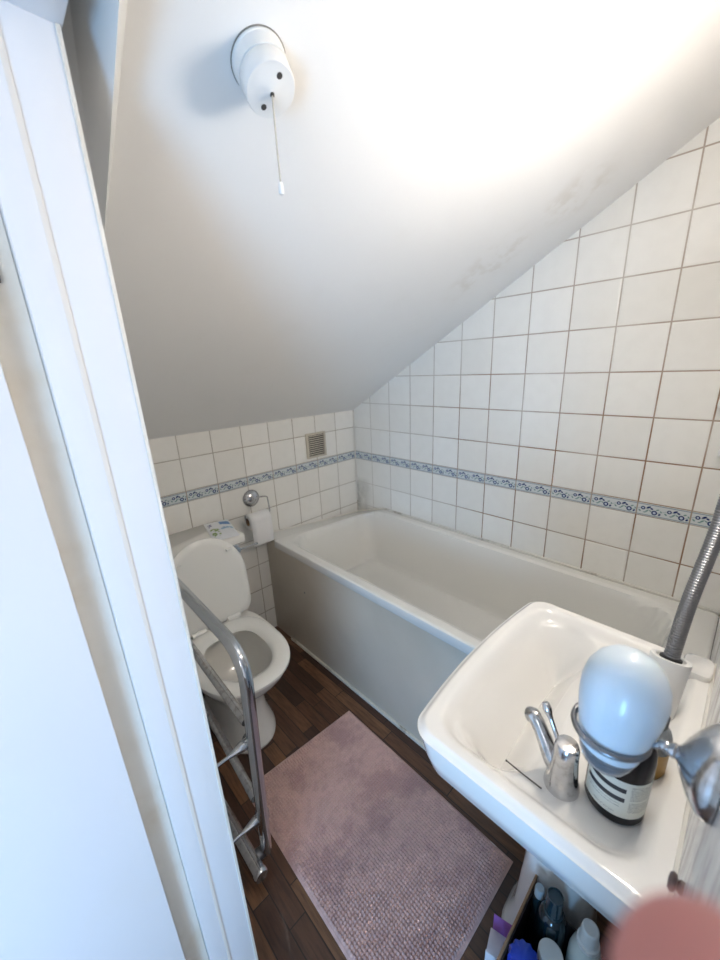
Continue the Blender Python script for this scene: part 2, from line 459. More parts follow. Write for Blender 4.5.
# ledge at the end of the bath and the sealant beads
bm = bmesh.new(); N = 24
top = []
for j, y in enumerate((-.1, -.08, -.05, -.02, -.003)):
    top.append([(-.689+.688*i/N, y, .590+sag(-.689+.688*i/N, y)) for i in range(N+1)])
bot = [(p[0], p[1], .49) for p in top[0]]; bot2 = [(p[0], p[1], .49) for p in top[-1]]
ring_loft(bm, [bot]+top+[bot2, bot], False, False, closed=False)
struct(frombm('trim_10', bm, M_tub))
def bead(name, pts, r, mat):
    bm = bmesh.new(); tube(bm, pts, r, 8); struct(frombm(name, bm, mat))
bead('trim_11', [(-.689+.686*i/20, -.005, .592+sag(-.689+.686*i/20, 0)) for i in range(21)], .006, M_dirtycaulk)
bead('trim_12', [(-.005, -.004-1.765*i/60, .595+sag(0, -.004-1.765*i/60)) for i in range(61)], .0055, M_dirtycaulk)
bm = bmesh.new(); box(bm, -.700, -.690, YF+.003, -.16, 0, .014, .003); struct(frombm('baseboard_right', bm, M_dirtycaulk))
bm = bmesh.new(); tube(bm, [(-.004,-.004,.60),(-.004,-.004,1.17)], .004, 8); struct(frombm('trim_13', bm, M_caulk))

# ------------------------------------------------------------------ air vent
v = thing('air_vent', 'small beige slatted air vent in the back wall tiles', 'air vent', (-.305,0,1.017))
bm = bmesh.new()
x0, x1, z0, z1 = -.374, -.238, .946, 1.088
for a in ((x0,x0+.012,z0,z1),(x1-.012,x1,z0,z1),(x0+.012,x1-.012,z0,z0+.012),(x0+.012,x1-.012,z1-.012,z1)): box(bm, a[0], a[1], -.012, 0, a[2], a[3], .0015)
frombm('frame', bm, M_grille, v)
bm = bmesh.new(); box(bm, x0+.01, x1-.01, -.004, 0, z0+.01, z1-.01); frombm('backing', bm, M_dark, v)
for k in range(10):
    bm = bmesh.new(); z = z0+.018+k*.0115; box(bm, x0+.011, x1-.011, -.010, -.004, z, z+.0050, .001); frombm('slat', bm, M_grille, v)
# ------------------------------------------------------------------ toilet
TX = -1.132
def egg(cx, yb, yf, rx, n=56, p=2.25, q2=3.2):
    """closed outline; yb hinge side, yf front tip"""
    cy = yb + (yf-yb)*.48; pts = []
    for i in range(n):
        a = 2*pi*i/n; c, s = cos(a), sin(a)
        ry = (cy-yf) if s < 0 else (yb-cy)
        q = p if s < 0 else q2
        e = 2/q
        pts.append((cx + rx*abs(c)**e*(1 if c > 0 else -1), cy + ry*abs(s)**e*(1 if s > 0 else -1)))
    return pts
def make_toilet():
    t = thing('toilet', 'white toilet with its lid raised against the cistern', 'toilet', (TX,-.4,0))
    bm = bmesh.new(); rings = []
    for z, yb, yf, rx in [(0,-.22,-.612,.116),(.012,-.22,-.615,.118),(.03,-.22,-.605,.112),(.10,-.22,-.580,.096),(.17,-.22,-.575,.094),(.22,-.22,-.585,.103),(.27,-.22,-.63,.128),(.32,-.22,-.685,.158),(.36,-.22,-.715,.172),(.392,-.22,-.728,.178),(.402,-.225,-.724,.175),(.404,-.235,-.712,.166)]:
        rings.append([(x, y, z) for x, y in egg(TX, yb, yf, rx)])
    for z, yb, yf, rx in [(.402,-.31,-.68,.135),(.385,-.325,-.668,.122),(.33,-.34,-.655,.112),(.27,-.36,-.62,.095),(.22,-.40,-.58,.07),(.20,-.44,-.55,.04)]:
        rings.append([(x, y, z) for x, y in egg(TX, yb, yf, rx)])
    ring_loft(bm, rings); frombm('bowl', bm, M_ceramic2, t)
    bm = bmesh.new(); lathe(bm, [(.001,0),(.05,0),(.05,.001)], (TX,-.5,.216), n=24, cap1=True); frombm('water', bm, M_clear, t)
    # seat ring
    bm = bmesh.new(); rings = []
    prof = [(0,.409),(-.004,.414),(-.004,.424),(.004,.431),(.02,.434),(.040,.432),(.056,.426),(.062,.417),(.058,.409)]
    for d, z in prof:
        rings.append([(x, y, z) for x, y in egg(TX-.012, -.335-d*1.2, -.752+d, .168-d)])
    rings.append(rings[0]); 
    ring_loft(bm, rings, False, False); bmesh.ops.remove_doubles(bm, verts=bm.verts, dist=1e-5)
    frombm('seat', bm, M_seat, t)
    # lid, leaning back on the cistern
    bm = bmesh.new(); rings = []
    for d, z in [(.03,-.009),(.006,-.009),(0,-.004),(0,.004),(.006,.009),(.03,.011),(.08,.013)]:
        rings.append([(x-TX, -(y+.335), z) for x, y in egg(TX, -.335-d, -.716+d, .168-d, p=2.05, q2=7)])
    ring_loft(bm, rings)
    th = radians(85)
    M = Matrix.Translation((TX+.003,-.318,.424)) @ Matrix.Rotation(th, 4, 'X')
    bmesh.ops.transform(bm, matrix=M, verts=bm.verts)
    L = frombm('lid', bm, M_seat, t)
    for s, zz in ((.10,.30), (-.10,.30)):
        bm = bmesh.new(); box(bm, TX+s-.012, TX+s+.012, -.336, -.324, .436+zz, .436+zz+.01, .003); b = frombm('lid_bumper', bm, M_seat, t)
    for s in (.075, -.075):
        bm = bmesh.new(); tube(bm, [(TX+s-.028,-.330,.430), (TX+s+.028,-.330,.430)], .0125, 14)
        box(bm, TX+s-.018, TX+s+.018, -.345, -.310, .403, .430, .004); frombm('hinge', bm, M_seat, t)
    # cistern
    bm = bmesh.new()
    ring_loft(bm, [[(x, y, z) for x, y in rrect(-1.345+e, -.925-e, -.230+e, -.004, .03, 5, 4)] for z, e in [(.40,.045),(.41,.03),(.44,.018),(.70,0),(.712,.0)]])
    frombm('cistern', bm, M_ceramic2, t)
    bm = bmesh.new()
    ring_loft(bm, [[(x, y, z) for x, y in rrect(-1.357+e, -.912-e, -.255+e, -.003, .03, 5, 4)] for z, e in [(.712,.004),(.716,0),(.738,0),(.746,.004),(.750,.014)]])
    frombm('cistern_lid', bm, M_ceramic2, t)
    bm = bmesh.new(); lathe(bm, [(.016,0),(.016,.006),(.010,.010),(.010,.024),(.014,.026),(.013,.034),(.002,.036)], (-.965,-.230,.690), (0,-1,0), 24)
    lv = frombm('flush_lever', bm, M_chrome, t)
    bm = bmesh.new(); tube(bm, smooth_path([(-.965,-.258,.690), (-.940,-.262,.689), (-.870,-.262,.688)]), lambda k: .0042-.001*sin(pi*k), 12)
    h = frombm('lever_handle', bm, M_chrome, t)
make_toilet()

# ------------------------------------------------------------------ wipes pack on the cistern
WC = Vector((-.975,-.135,.752))
bm = bmesh.new(); N = 16
def wz(u, v): return .013*(1-abs(u)**3)*(1-abs(v)**4)+.002*sin(u*5+v*3)*(1-abs(u))
grid = [[bm.verts.new((.055*u, .112*v, .0015+max(.001, wz(u, v)))) for u in [i*2/N-1 for i in range(N+1)]] for v in [j*2/N-1 for j in range(N+1)]]
low = [[bm.verts.new((q.co.x, q.co.y, 0)) for q in r] for r in grid]
for j in range(N):
    for i in range(N):
        bm.faces.new((grid[j][i], grid[j][i+1], grid[j+1][i+1], grid[j+1][i])); bm.faces.new((low[j][i], low[j+1][i], low[j+1][i+1], low[j][i+1]))
edge = [grid[0][i] for i in range(N+1)]+[grid[j][N] for j in range(1,N+1)]+[grid[N][i] for i in range(N-1,-1,-1)]+[grid[j][0] for j in range(N-1,0,-1)]
le = [low[0][i] for i in range(N+1)]+[low[j][N] for j in range(1,N+1)]+[low[N][i] for i in range(N-1,-1,-1)]+[low[j][0] for j in range(N-1,0,-1)]
for i in range(len(edge)): k = (i+1) % len(edge); bm.faces.new((edge[i], le[i], le[k], edge[k]))
o = frombm('wet_wipes_packet', bm, M_wipes); o.location = WC; o.rotation_euler = (0,0,radians(-12))
tag(o, 'white wet wipes packet with blue and green print lying on the toilet cistern', 'wet wipes')

# ------------------------------------------------------------------ toilet paper and holder
t = thing('toilet_paper_holder', 'round chrome toilet paper holder on the back wall', 'paper holder', (-.745,0,.814))
bm = bmesh.new(); lathe(bm, [(.045,0),(.0455,.004),(.042,.010),(.032,.019),(.018,.026),(.006,.028),(.001,.028)], (-.745,-.001,.812), (0,-1,0), 36)
frombm('wall_rose', bm, M_oldchrome, t)
bm = bmesh.new()
pth = [(-.728,-.020,.817), (-.69,-.045,.817)]+round_bend((-.69,-.045,.817), (-.682,-.058,.816), (-.684,-.066,.74), .010)[1:]+round_bend((-.684,-.066,.8), (-.684,-.070,.735), (-.75,-.070,.733), .012)+round_bend((-.80,-.07,.733), (-.822,-.07,.733), (-.822,-.07,.76), .008)[1:]+[(-.822,-.07,.758)]
tube(bm, pth, .0036, 10); frombm('arm', bm, M_oldchrome, t)
t = thing('toilet_paper_roll', 'white toilet paper roll hanging from the chrome holder', 'toilet paper', (-.75,-.07,.69))
RC = Vector((-.757,-.070,.718))
bm = bmesh.new()
ax = Vector((1,0,0)); hw = .056; n = 48
def cyl_ring(r, x): return [(RC.x+x, RC.y+r*sin(2*pi*i/n), RC.z+r*cos(2*pi*i/n)) for i in range(n)]
ring_loft(bm, [cyl_ring(.021,-hw), cyl_ring(.037,-hw), cyl_ring(.0385,-hw+.002), cyl_ring(.0385,hw-.002), cyl_ring(.037,hw), cyl_ring(.021,hw), cyl_ring(.021,-hw)], False, False)
frombm('roll', bm, M_paper, t)
bm = bmesh.new(); ring_loft(bm, [cyl_ring(.0208,-hw+.001), cyl_ring(.0208,hw-.001), cyl_ring(.0195,hw-.001), cyl_ring(.0195,-hw+.001), cyl_ring(.0208,-hw+.001)], False, False); frombm('cardboard_core', bm, M_card, t)
bm = bmesh.new(); P = []
for i in range(26):
    a = i/25
    if a < .35: th = pi*.62*(a/.35)-pi*.15; P.append((RC.y-.0395*sin(th+.0), RC.z+.0395*cos(th)))
    else:
        k = (a-.35)/.65; P.append((P[8][0]-.004*sin(k*3), P[8][1]-.135*k))
rings = [[(RC.x+x, y, z) for y, z in P] for x in (-hw, -hw/2, 0, hw/2, hw)]
ring_loft(bm, rings, False, False, closed=False)
o = frombm('hanging_sheet', bm, M_paper, t); sm = o.modifiers.new('s', 'SOLIDIFY'); sm.thickness = .0006

# ------------------------------------------------------------------ pull cord switch
SC = Vector((-1.219,-1.169,zs(-1.169)))
nrm = Vector((0,-SL,-1)).normalized()
t = thing('pull_cord_switch', 'round white pull cord switch on the sloping ceiling', 'light switch', SC)
dn = nrm
def skew_lathe(bm, rows, c, n=44):
    """rings from the ceiling plane out to a level face"""
    rings = []
    for r, h, k in rows:   # k 0 = parallel to the slope, 1 = level
        nn = nrm; _, u, v = frame_of(nn)
        rings.append([c + dn*h + (u*cos(2*pi*i/n)+v*sin(2*pi*i/n))*r for i in range(n)])
    return ring_loft(bm, rings)
bm = bmesh.new(); skew_lathe(bm, [(.0392,-.001,0),(.0392,.0012,0)], SC); frombm('base_shade_ring', bm, principled('shade_ring_grey', (.22,.20,.17), .8), t)  # dark ring, paints in the shadow line where the base meets the ceiling
bm = bmesh.new(); skew_lathe(bm, [(.038,-.002,0),(.038,.004,0),(.037,.005,0),(.037,.024,.5)], SC); frombm('mounting_base', bm, M_white, t)
bm = bmesh.new(); skew_lathe(bm, [(.0350,.024,.5),(.0360,.0255,.5),(.0350,.0465,1),(.0338,.048,1),(.010,.050,1),(.005,.0525,1)], SC); frombm('switch_cover', bm, M_white, t)
cb = SC + dn*.0515
for s in (1,-1):
    bm = bmesh.new(); c = SC+nrm*.0483+(Vector((.12,0,0))+Vector((0,1,-SL)).normalized()*-.97)*.0215*s; lathe(bm, [(.0040,0),(.0040,.0012),(.002,.0014)], c, nrm, 14); frombm('screw', bm, M_dark, t)
bm = bmesh.new(); lathe(bm, [(.003,0),(.003,.003)], cb, (0,0,-1), 12); frombm('cord_hole', bm, M_dark, t)
bm = bmesh.new(); tube(bm, [cb, cb+Vector((0,0,-.058)), cb+Vector((.001,0,-.104))], .0013, 8); frombm('cord', bm, M_cord, t)
bm = bmesh.new(); lathe(bm, [(.002,0),(.0036,.002),(.0042,.012),(.0036,.015),(.002,.016)], cb+Vector((.001,0,-.102)), (0,0,-1), 14); frombm('cord_pull', bm, M_white, t)

# ------------------------------------------------------------------ towel rail
t = thing('towel_rail', 'floor standing chrome tube towel rail left of the toilet', 'towel rail', (-1.33,-.75,0))
rt = .0165
def post(ys, yb):
    return
top = [(-1.300,-.30,.795), (-1.302,-.60,.795)]+round_bend((-1.303,-.80,.795), (-1.310,-1.012,.797), (-1.308,-.965,.50), .11, 12)+[(-1.313,-.948,.055)]
bm = bmesh.new(); tube(bm, top, rt, 20); frombm('front_bow', bm, M_chrome, t)
bm = bmesh.new(); tube(bm, [(-1.300,-.31,.80), (-1.303,-.31,.05)], rt, 20); frombm('rear_post', bm, M_chrome, t)
for z, xf, xn, yn in ((.56,-1.300,-1.309,-.952), (.285,-1.284,-1.320,-.950)):
    bm = bmesh.new(); tube(bm, [(xf,-.31,z+.01), (xn,yn,z-.005)], .0125, 18); frombm('cross_rail', bm, M_oldchrome, t)
for z, y in ((.500,-.962), (.205,-.953)):
    bm = bmesh.new(); lathe(bm, [(.019,-.012),(.0205,-.009),(.0205,.009),(.019,.012)], (-1.310,y,z), (0,.06,1), 24, )
    c = frombm('collar', bm, M_chrome, t)
    bm = bmesh.new(); tube(bm, [(-1.300,y,z), (-1.322,y,z), (-1.335,y,z), (-1.352,y,z-.001), (-1.375,y,z-.002), (-1.449,y,z-.004)], lambda k: .014 if k < .25 else (.0125-.0075*min(1, (k-.25)/.25)), 18)
    frombm('wall_bracket', bm, M_chrome, t)
bm = bmesh.new(); tube(bm, [(-1.355,-.31,.052), (-1.356,-.985,.052)], .0195, 22); lathe(bm, [(.021,0),(.021,.01),(.018,.014),(.001,.015)], (-1.356,-.983,.052), (0,-1,0), 22)
frombm('foot_pipe', bm, M_oldchrome, t)
bm = bmesh.new(); tube(bm, round_bend((-1.313,-.948,.09), (-1.313,-.946,.050), (-1.36,-.935,.050), .025)+[(-1.356,-.937,.050)], .0168, 18); frombm('elbow', bm, M_steel, t)

# ------------------------------------------------------------------ bath mat
def mat_obj():
    c = [(-1.283,-1.468), (-.797,-1.478), (-.785,-.735), (-1.266,-.708)]
    NX, NY = 300, 460; bm = bmesh.new(); V = []
    px, py = .0092, .0092
    for j in range(NY+1):
        r = []
        for i in range(NX+1):
            u, v = i/NX, j/NY
            x = (c[0][0]*(1-u)+c[1][0]*u)*(1-v)+(c[3][0]*(1-u)+c[2][0]*u)*v
            y = (c[0][1]*(1-u)+c[1][1]*u)*(1-v)+(c[3][1]*(1-u)+c[2][1]*u)*v
            e = min(u, 1-u)*.486; f = min(v, 1-v)*.745; ed = min(e, f)
            k = math.floor(y/py)
            b = abs(sin(pi*(x/px+.08*sin(k*2.3))))*abs(sin(pi*y/py))
            bb = b**.75
            hb = .0070*(.75+.5*abs(sin(math.floor(x/px)*12.9898+k*78.233)*43758.5 % 1))
            z = .006 + (hb*bb + .0035*sin(x*9+1)*sin(y*7)+.0025)*sst((ed-.006)/.006)
            if ed < .004: z = .003+.5*ed
            r.append(bm.verts.new((x, y, z)))
        V.append(r)
    for j in range(NY):
        for i in range(NX): bm.faces.new((V[j][i], V[j][i+1], V[j+1][i+1], V[j+1][i]))
    # closed edge and underside
    loop = V[0]+[V[j][NX] for j in range(1, NY+1)]+V[NY][-2::-1]+[V[j][0] for j in range(NY-1, 0, -1)]
    bl = [bm.verts.new((v.co.x, v.co.y, .0005)) for v in loop]
    for i in range(len(loop)): k = (i+1) % len(loop); bm.faces.new((loop[i], bl[i], bl[k], loop[k]))
    bm.faces.new(bl)
    o = frombm('bath_mat', bm, M_mat); tag(o, 'dusty pink bobbled bath mat on the dark wood floor', 'bath mat')
    return o
mt = mat_obj()
bm = bmesh.new(); box(bm, -.806, -.798, -1.425, -1.405, .003, .005); 
o = frombm('care_label', bm, M_white, mt, smooth=False)

# ------------------------------------------------------------------ basin
BX0, BX1, BY0, BY1 = -1.2035, -.672, YF+.001, -1.418
ZR = .832; ZD = .811
BXC = (BX0+BX1)/2
def bow(x, y):
    w = sst((y-BY0)/(BY1-BY0)); return .022*(1-((x-BXC)/.27)**2)*w
def make_basin():
    t = thing('wash_basin', 'white ceramic wash basin with an integral rear deck and mixer tap', 'basin', (BXC,-1.6,0))
    R0 = .038
    def outline(d, k=0.0, sb=1.0):
        pts = []
        for x, y in rrect(BX0+d, BX1-d, BY0+d*.98-.05*max(0, 1-d/.08), BY1-d, max(R0-d*.5, .02), 10, 26):
            y = max(y, BY0+d*.6)
            pts.append((x, y))
        return pts
    def f(x, y, d):
        dw = d if y > BY0+.02+d*.3 else 9
        z = ZR - .009*(1-sst(dw/.014))
        rc = sd_rr(x, y, BX0+.034, BX1-.036, BY0+.030, BY1-.036, .05)
        if rc > -.010: z -= (ZR-ZD)*sst((rc+.010)/.030)
        bl = sd_rr(x, y, BX0+.040, BX1-.042, BY0+.158, BY1-.040, .085)
        if bl > 0: z -= .006*sst(bl/.02) + .127*sst(bl/.105)
        return z
    rr = lambda d, zz=None: [(x, y+bow(x, y), f(x, y, d) if zz is None else zz) for x, y in outline(d)]
    def under(i, z): return [(x, y+bow(x, y)*.9, z) for x, y in [(a, max(b, BY0)) for a, b in rrect(BX0+i, BX1-i, BY0-.05, BY1-i, max(.045-i*.2, .02), 10, 26)]]
    rings = [under(.19,.60), under(.17,.615), under(.13,.66), under(.085,.70), under(.045,.728), under(.026,.737), under(.016,.748), under(.007,.78), under(.002,.808)]
    d = 0
    while d < .165: rings.append(rr(d)); d += .002 if d < .02 else .0032
    bm = bmesh.new(); ring_loft(bm, rings); frombm('bowl', bm, M_ceramic, t)
    bm = bmesh.new(); tube(bm, [(BX0+.004,YF,ZR-.001), (BX1-.004,YF,ZR-.001)], .005, 8); frombm('sealant_bead', bm, M_caulk, t)
    bm = bmesh.new(); lathe(bm, [(.02,0),(.019,.003),(.008,.004),(.001,.004)], (BXC+.02,-1.525,.6775), n=24); frombm('drain', bm, M_chrome, t)
    # raised back ledge at the far end
    bm = bmesh.new(); ring_loft(bm, [[(x, y, z) for x, y in rrect(BX1-.075+e, BX1-.006-e, BY0+.002, BY0+.048-e, .012, 5, 3)] for z, e in [(.80,0),(.836,0),(.842,.003),(.844,.009)]])
    frombm('rear_ledge', bm, M_ceramic, t)
    # pedestal
    bm = bmesh.new(); rings = []
    for z, rx, ry in [(0,.092,.108),(.012,.094,.11),(.03,.088,.103),(.10,.078,.085),(.30,.068,.074),(.5,.072,.076),(.66,.10,.10)]:
        rings.append([(x, y, z) for x, y in rrect(-.882-rx, -.882+rx, -1.615-ry, -1.615+ry, rx*.7, 8, 3)])
    ring_loft(bm, rings); frombm('pedestal', bm, M_ceramic, t)
make_basin()
def make_tap():
    t = thing('mixer_tap', 'worn chrome mixer tap on the basin deck', 'tap', (-1.108,-1.635,ZD))
    c = Vector((-1.108,-1.635,ZD)); tilt = Vector((-.03,-.01,1)).normalized()
    bm = bmesh.new(); lathe(bm, [(.0245,0),(.0245,.004),(.0235,.010),(.0205,.022),(.0185,.045),(.0170,.064),(.0165,.080),(.0150,.084)], c, tilt, 32); frombm('body', bm, M_oldchrome, t)
    bm = bmesh.new(); lathe(bm, [(.0152,0),(.0145,.002),(.010,.0035),(.001,.004)], c+tilt*.084, tilt, 28); frombm('cap', bm, M_oldchrome, t)
    bm = bmesh.new(); P = [c+Vector((0,.004,.022)), c+Vector((.003,.018,.036)), c+Vector((.010,.034,.056)), c+Vector((.016,.048,.072)), c+Vector((.019,.056,.077)), c+Vector((.021,.062,.073))]
    tube(bm, smooth_path(P), lambda k: .0150-.0045*min(1, k*1.5)+.001*k, 20); frombm('spout', bm, M_oldchrome, t)
    bm = bmesh.new(); P = [c+tilt*.070+Vector((.004,.010,0)), c+Vector((.010,.020,.080)), c+Vector((.014,.030,.096)), c+Vector((.016,.038,.110)), c+Vector((.017,.042,.116))]
    tube(bm, smooth_path(P), lambda k: .0034+.0034*math.exp(-((k-.85)/.16)**2)*(1 if k < .97 else .6), 14); frombm('lever', bm, M_oldchrome, t)
make_tap()
bm = bmesh.new(); tube(bm, [(-1.133,-1.560,ZD+.0035), (-1.1345,-1.588,ZD+.0022), (-1.137,-1.617,ZD+.0035)], .0011, 8)
bmesh.ops.create_icosphere(bm, subdivisions=1, radius=.0018, matrix=Matrix.Translation((-1.133,-1.560,ZD+.0035)))
tag(frombm('hair_pin', bm, M_dark), 'thin dark hair pin lying on the basin ledge beside the tap', 'hair pin')

def uv_lathe(name, prof, c, parent, mat, a0, a1, n=48):
    """partial lathe with UVs for a printed label; angles about +z"""
    me = bpy.data.meshes.new(name); V = []; F = []; UV = []
    c = Vector(c)-parent.location; h0, h1 = prof[0][1], prof[-1][1]
    for r, h in prof:
        for i in range(n+1):
            a = a0+(a1-a0)*i/n; V.append((c.x+r*cos(a), c.y+r*sin(a), c.z+h))
    m = n+1
    for j in range(len(prof)-1):
        for i in range(n): F.append((j*m+i, j*m+i+1, (j+1)*m+i+1, (j+1)*m+i))
    me.from_pydata(V, [], F); me.update(); uvl = me.uv_layers.new(name='UVMap')
    for p in me.polygons:
        for li, vi in zip(p.loop_indices, p.vertices):
            uvl.data[li].uv = ((vi % m)/n, (prof[vi//m][1]-h0)/(h1-h0))
    o = link(name, me, mat, parent); return o
# soap bottle
bc = Vector((-1.078,-1.696,ZD+.001))
t = thing('soap_bottle', 'dark brown soap bottle with black banded cream label on the basin', 'bottle', bc)
bm = bmesh.new(); lathe(bm, [(.032,0),(.0355,.002),(.037,.006),(.037,.102),(.0355,.116),(.031,.128),(.022,.136),(.014,.140),(.0135,.146)], bc, n=48); frombm('body', bm, M_amber, t)
bm = bmesh.new(); lathe(bm, [(.016,0),(.016,.014),(.012,.016),(.004,.017),(.004,.028)], bc+Vector((0,0,.142)), n=28); frombm('pump', bm, M_black, t)
uv_lathe('label', [(.0374,.018),(.0374,.082)], bc, t, M_label, radians(118), radians(118+172))

# frosted tumbler in its ring
hc = Vector((-1.2232,-1.6940,0)); HB = 1.037
t = thing('tumbler_holder', 'chrome ring tumbler holder on a round wall rose beside the basin', 'tumbler holder', (-1.10,YF,.99))
ra = Vector((.06,.02,1)).normalized()
bm = bmesh.new(); rz = HB+.035; n = 40; rr_ = .0322
tube(bm, [(hc.x+rr_*cos(2*pi*i/n), hc.y+rr_*sin(2*pi*i/n), rz) for i in range(n+1)], .0030, 10, cap=False); frombm('ring', bm, M_steel, t)
DC = Vector((-1.230,YF,1.092))
bm = bmesh.new(); tube(bm, smooth_path([(hc.x+.028,hc.y-.024,rz), (hc.x+.024,hc.y-.030,rz+.006), (DC.x+.003,DC.y+.046,DC.z-.008), (DC.x,DC.y+.040,DC.z)]), .0028, 10); frombm('arm', bm, M_chrome, t)
bm = bmesh.new(); lathe(bm, [(.0400,.001),(.0400,.004),(.038,.010),(.028,.018),(.015,.025),(.008,.028),(.006,.030),(.0068,.032),(.0060,.034),(.0048,.036),(.0052,.038),(.004,.041),(.0025,.043)], DC, (0,1,0), 44); frombm('wall_rose', bm, M_oldchrome, t)
t = thing('tumbler', 'frosted bluish dome shaped tumbler held in the chrome ring', 'tumbler', (hc.x, hc.y, HB))
bm = bmesh.new(); lathe(bm, [(.0276,.016),(.0298,.030),(.0332,.048),(.0362,.068),(.0368,.084),(.0342,.099),(.0285,.111),(.0205,.1195),(.0105,.1245),(.001,.126)], (hc.x, hc.y, HB), n=48, cap0=True)
frombm('frosted_dome', bm, M_frost, t)
bm = bmesh.new(); lathe(bm, [(.016,-.008),(.0200,-.006),(.0235,.002),(.0270,.014),(.0270,.0158)], (hc.x, hc.y, HB), n=40); frombm('clear_base', bm, M_clear, t)
bm = bmesh.new(); lathe(bm, [(.0150,-.006),(.0190,-.0045),(.0222,.003),(.0240,.009)], (hc.x, hc.y, HB), n=40, cap0=True); frombm('metal_foot', bm, M_steel, t)

t.rotation_euler = Matrix.Rotation(radians(5), 3, Vector((0,0,1)).cross(Vector((.8,-.6,0)))).to_euler()
# small clear bottle with an amber label
ac = Vector((-.992,-1.721,ZD+.001))
t = thing('small_bottle', 'small clear bottle with amber label standing behind the brown soap bottle', 'bottle', ac)
bm = bmesh.new(); lathe(bm, [(.019,0),(.021,.002),(.021,.075),(.018,.084),(.010,.090),(.010,.098)], ac, n=32); frombm('body', bm, M_clear, t)
bm = bmesh.new(); lathe(bm, [(.0213,.004),(.0213,.052)], ac, n=32, cap0=False, cap1=False); frombm('label', bm, M_tan, t)
bm = bmesh.new(); lathe(bm, [(.0125,0),(.0125,.018),(.010,.020)], ac+Vector((0,0,.092)), n=24); frombm('cap', bm, M_black, t)
# shower hose rising from a white cylinder
t = thing('shower_hose', 'ribbed grey metal hose rising from a white cylinder behind the tumbler', 'shower hose', (-.86,-1.71,ZD))
p0 = Vector((-.862,-1.712,ZD+.001)); p1 = Vector((-.829,-1.712,.913))
ax = (p1-p0).normalized(); Lc = (p1-p0).length
bm = bmesh.new(); lathe(bm, [(.020,0),(.0235,.004),(.026,.04),(.030,Lc-.004),(.0295,Lc),(.022,Lc),(.020,Lc-.006)], p0, ax, 36); frombm('cylinder_base', bm, M_white, t)
bm = bmesh.new(); path = smooth_path([p1-ax*.004, Vector((-.801,-1.717,1.02)), Vector((-.75,-1.729,1.15)), Vector((-.70,-1.736,1.35)), Vector((-.69,-1.745,1.6))], 220)
tot = sum((b-a).length for a, b in zip(path, path[1:]))
tube(bm, path, lambda k: .0110+.0012*abs(sin(k*tot/.0048*pi)), 18); frombm('hose', bm, M_steel, t)
bm = bmesh.new(); lathe(bm, [(.0165,0),(.0165,.004),(.013,.006)], p1-ax*.0035, ax, 28); frombm('dark_collar', bm, M_black, t)

# wall fitting at the far right
t = thing('wall_fitting', 'white double ended fitting on the tiled wall at the right edge', 'wall fitting', (0,-1.70,1.20))
bm = bmesh.new(); box(bm, -.045, -.0005, -1.73, -1.650, 1.272, 1.298, .008, 3); frombm('upper_cap', bm, M_white, t)
bm = bmesh.new(); box(bm, -.040, -.0005, -1.73, -1.676, 1.124, 1.148, .008, 3); frombm('lower_cap', bm, M_white, t)
bm = bmesh.new(); box(bm, -.030, -.0005, -1.72, -1.700, 1.14, 1.28, .006, 2); frombm('bar', bm, M_white, t)
# knob on the basin wall
bm = bmesh.new(); lathe(bm, [(.005,0),(.005,.003),(.0035,.005),(.0065,.006),(.0075,.009),(.0055,.0115),(.001,.012)], (-1.225,YF,.935), (0,1,0), 24)
bmesh.ops.scale(bm, verts=bm.verts, vec=(1,1,1.5), space=Matrix.Translation((1.225,-YF,-.935)))
tag(frombm('wall_hook', bm, principled('brown_knob', (.13,.09,.08), .35)), 'small brown knob hook low on the wall beside the basin', 'hook')

# ------------------------------------------------------------------ things under the basin
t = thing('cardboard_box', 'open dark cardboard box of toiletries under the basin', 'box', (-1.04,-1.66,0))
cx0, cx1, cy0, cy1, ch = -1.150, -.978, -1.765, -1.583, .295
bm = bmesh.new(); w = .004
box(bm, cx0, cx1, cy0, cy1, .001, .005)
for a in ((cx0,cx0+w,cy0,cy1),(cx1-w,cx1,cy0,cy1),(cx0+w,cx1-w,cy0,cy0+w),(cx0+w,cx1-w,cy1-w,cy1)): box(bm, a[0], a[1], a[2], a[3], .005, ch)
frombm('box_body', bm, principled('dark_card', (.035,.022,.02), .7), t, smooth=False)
bm = bmesh.new(); box(bm, cx0, cx1+.03, cy1-.001, cy1+.004, ch-.035, ch+.006, .001); frombm('box_flap', bm, M_card, t)
def bottle(name, label, loc, prof, mat, cap, capmat, capname='cap', tilt=(0,0,1)):
    t = thing(name, label, 'bottle', loc)
    bm = bmesh.new(); lathe(bm, prof, loc, tilt, 32); frombm('body', bm, mat, t)
    bm = bmesh.new(); lathe(bm, cap, Vector(loc)+Vector(tilt).normalized()*prof[-1][1], tilt, 28); frombm(capname, bm, capmat, t)
    return t
bottle('pump_bottle', 'dark green bottle with smoky cap in the box under the basin', (-1.012,-1.636,.006),
       [(.025,0),(.028,.003),(.028,.30),(.026,.322),(.022,.338),(.015,.343)], M_green,
       [(.0185,0),(.0185,.003),(.0165,.004),(.0150,.048),(.0138,.049),(.013,.044),(.001,.044)], M_greencap)
bottle('lotion_bottle', 'white rounded bottle with ringed cap nearest the wall under the basin', (-1.013,-1.700,.006),
       [(.026,0),(.029,.004),(.0295,.28),(.029,.305),(.025,.328),(.020,.338),(.019,.344)], principled('milky_bottle', (.55,.60,.56), .25, coat=.3),
       [(.0195,0),(.0195,.010),(.0160,.012),(.0150,.040),(.0145,.046),(.0125,.048),(.001,.048)], principled('greyish_cap', (.62,.64,.62), .3), 'ringed_cap')
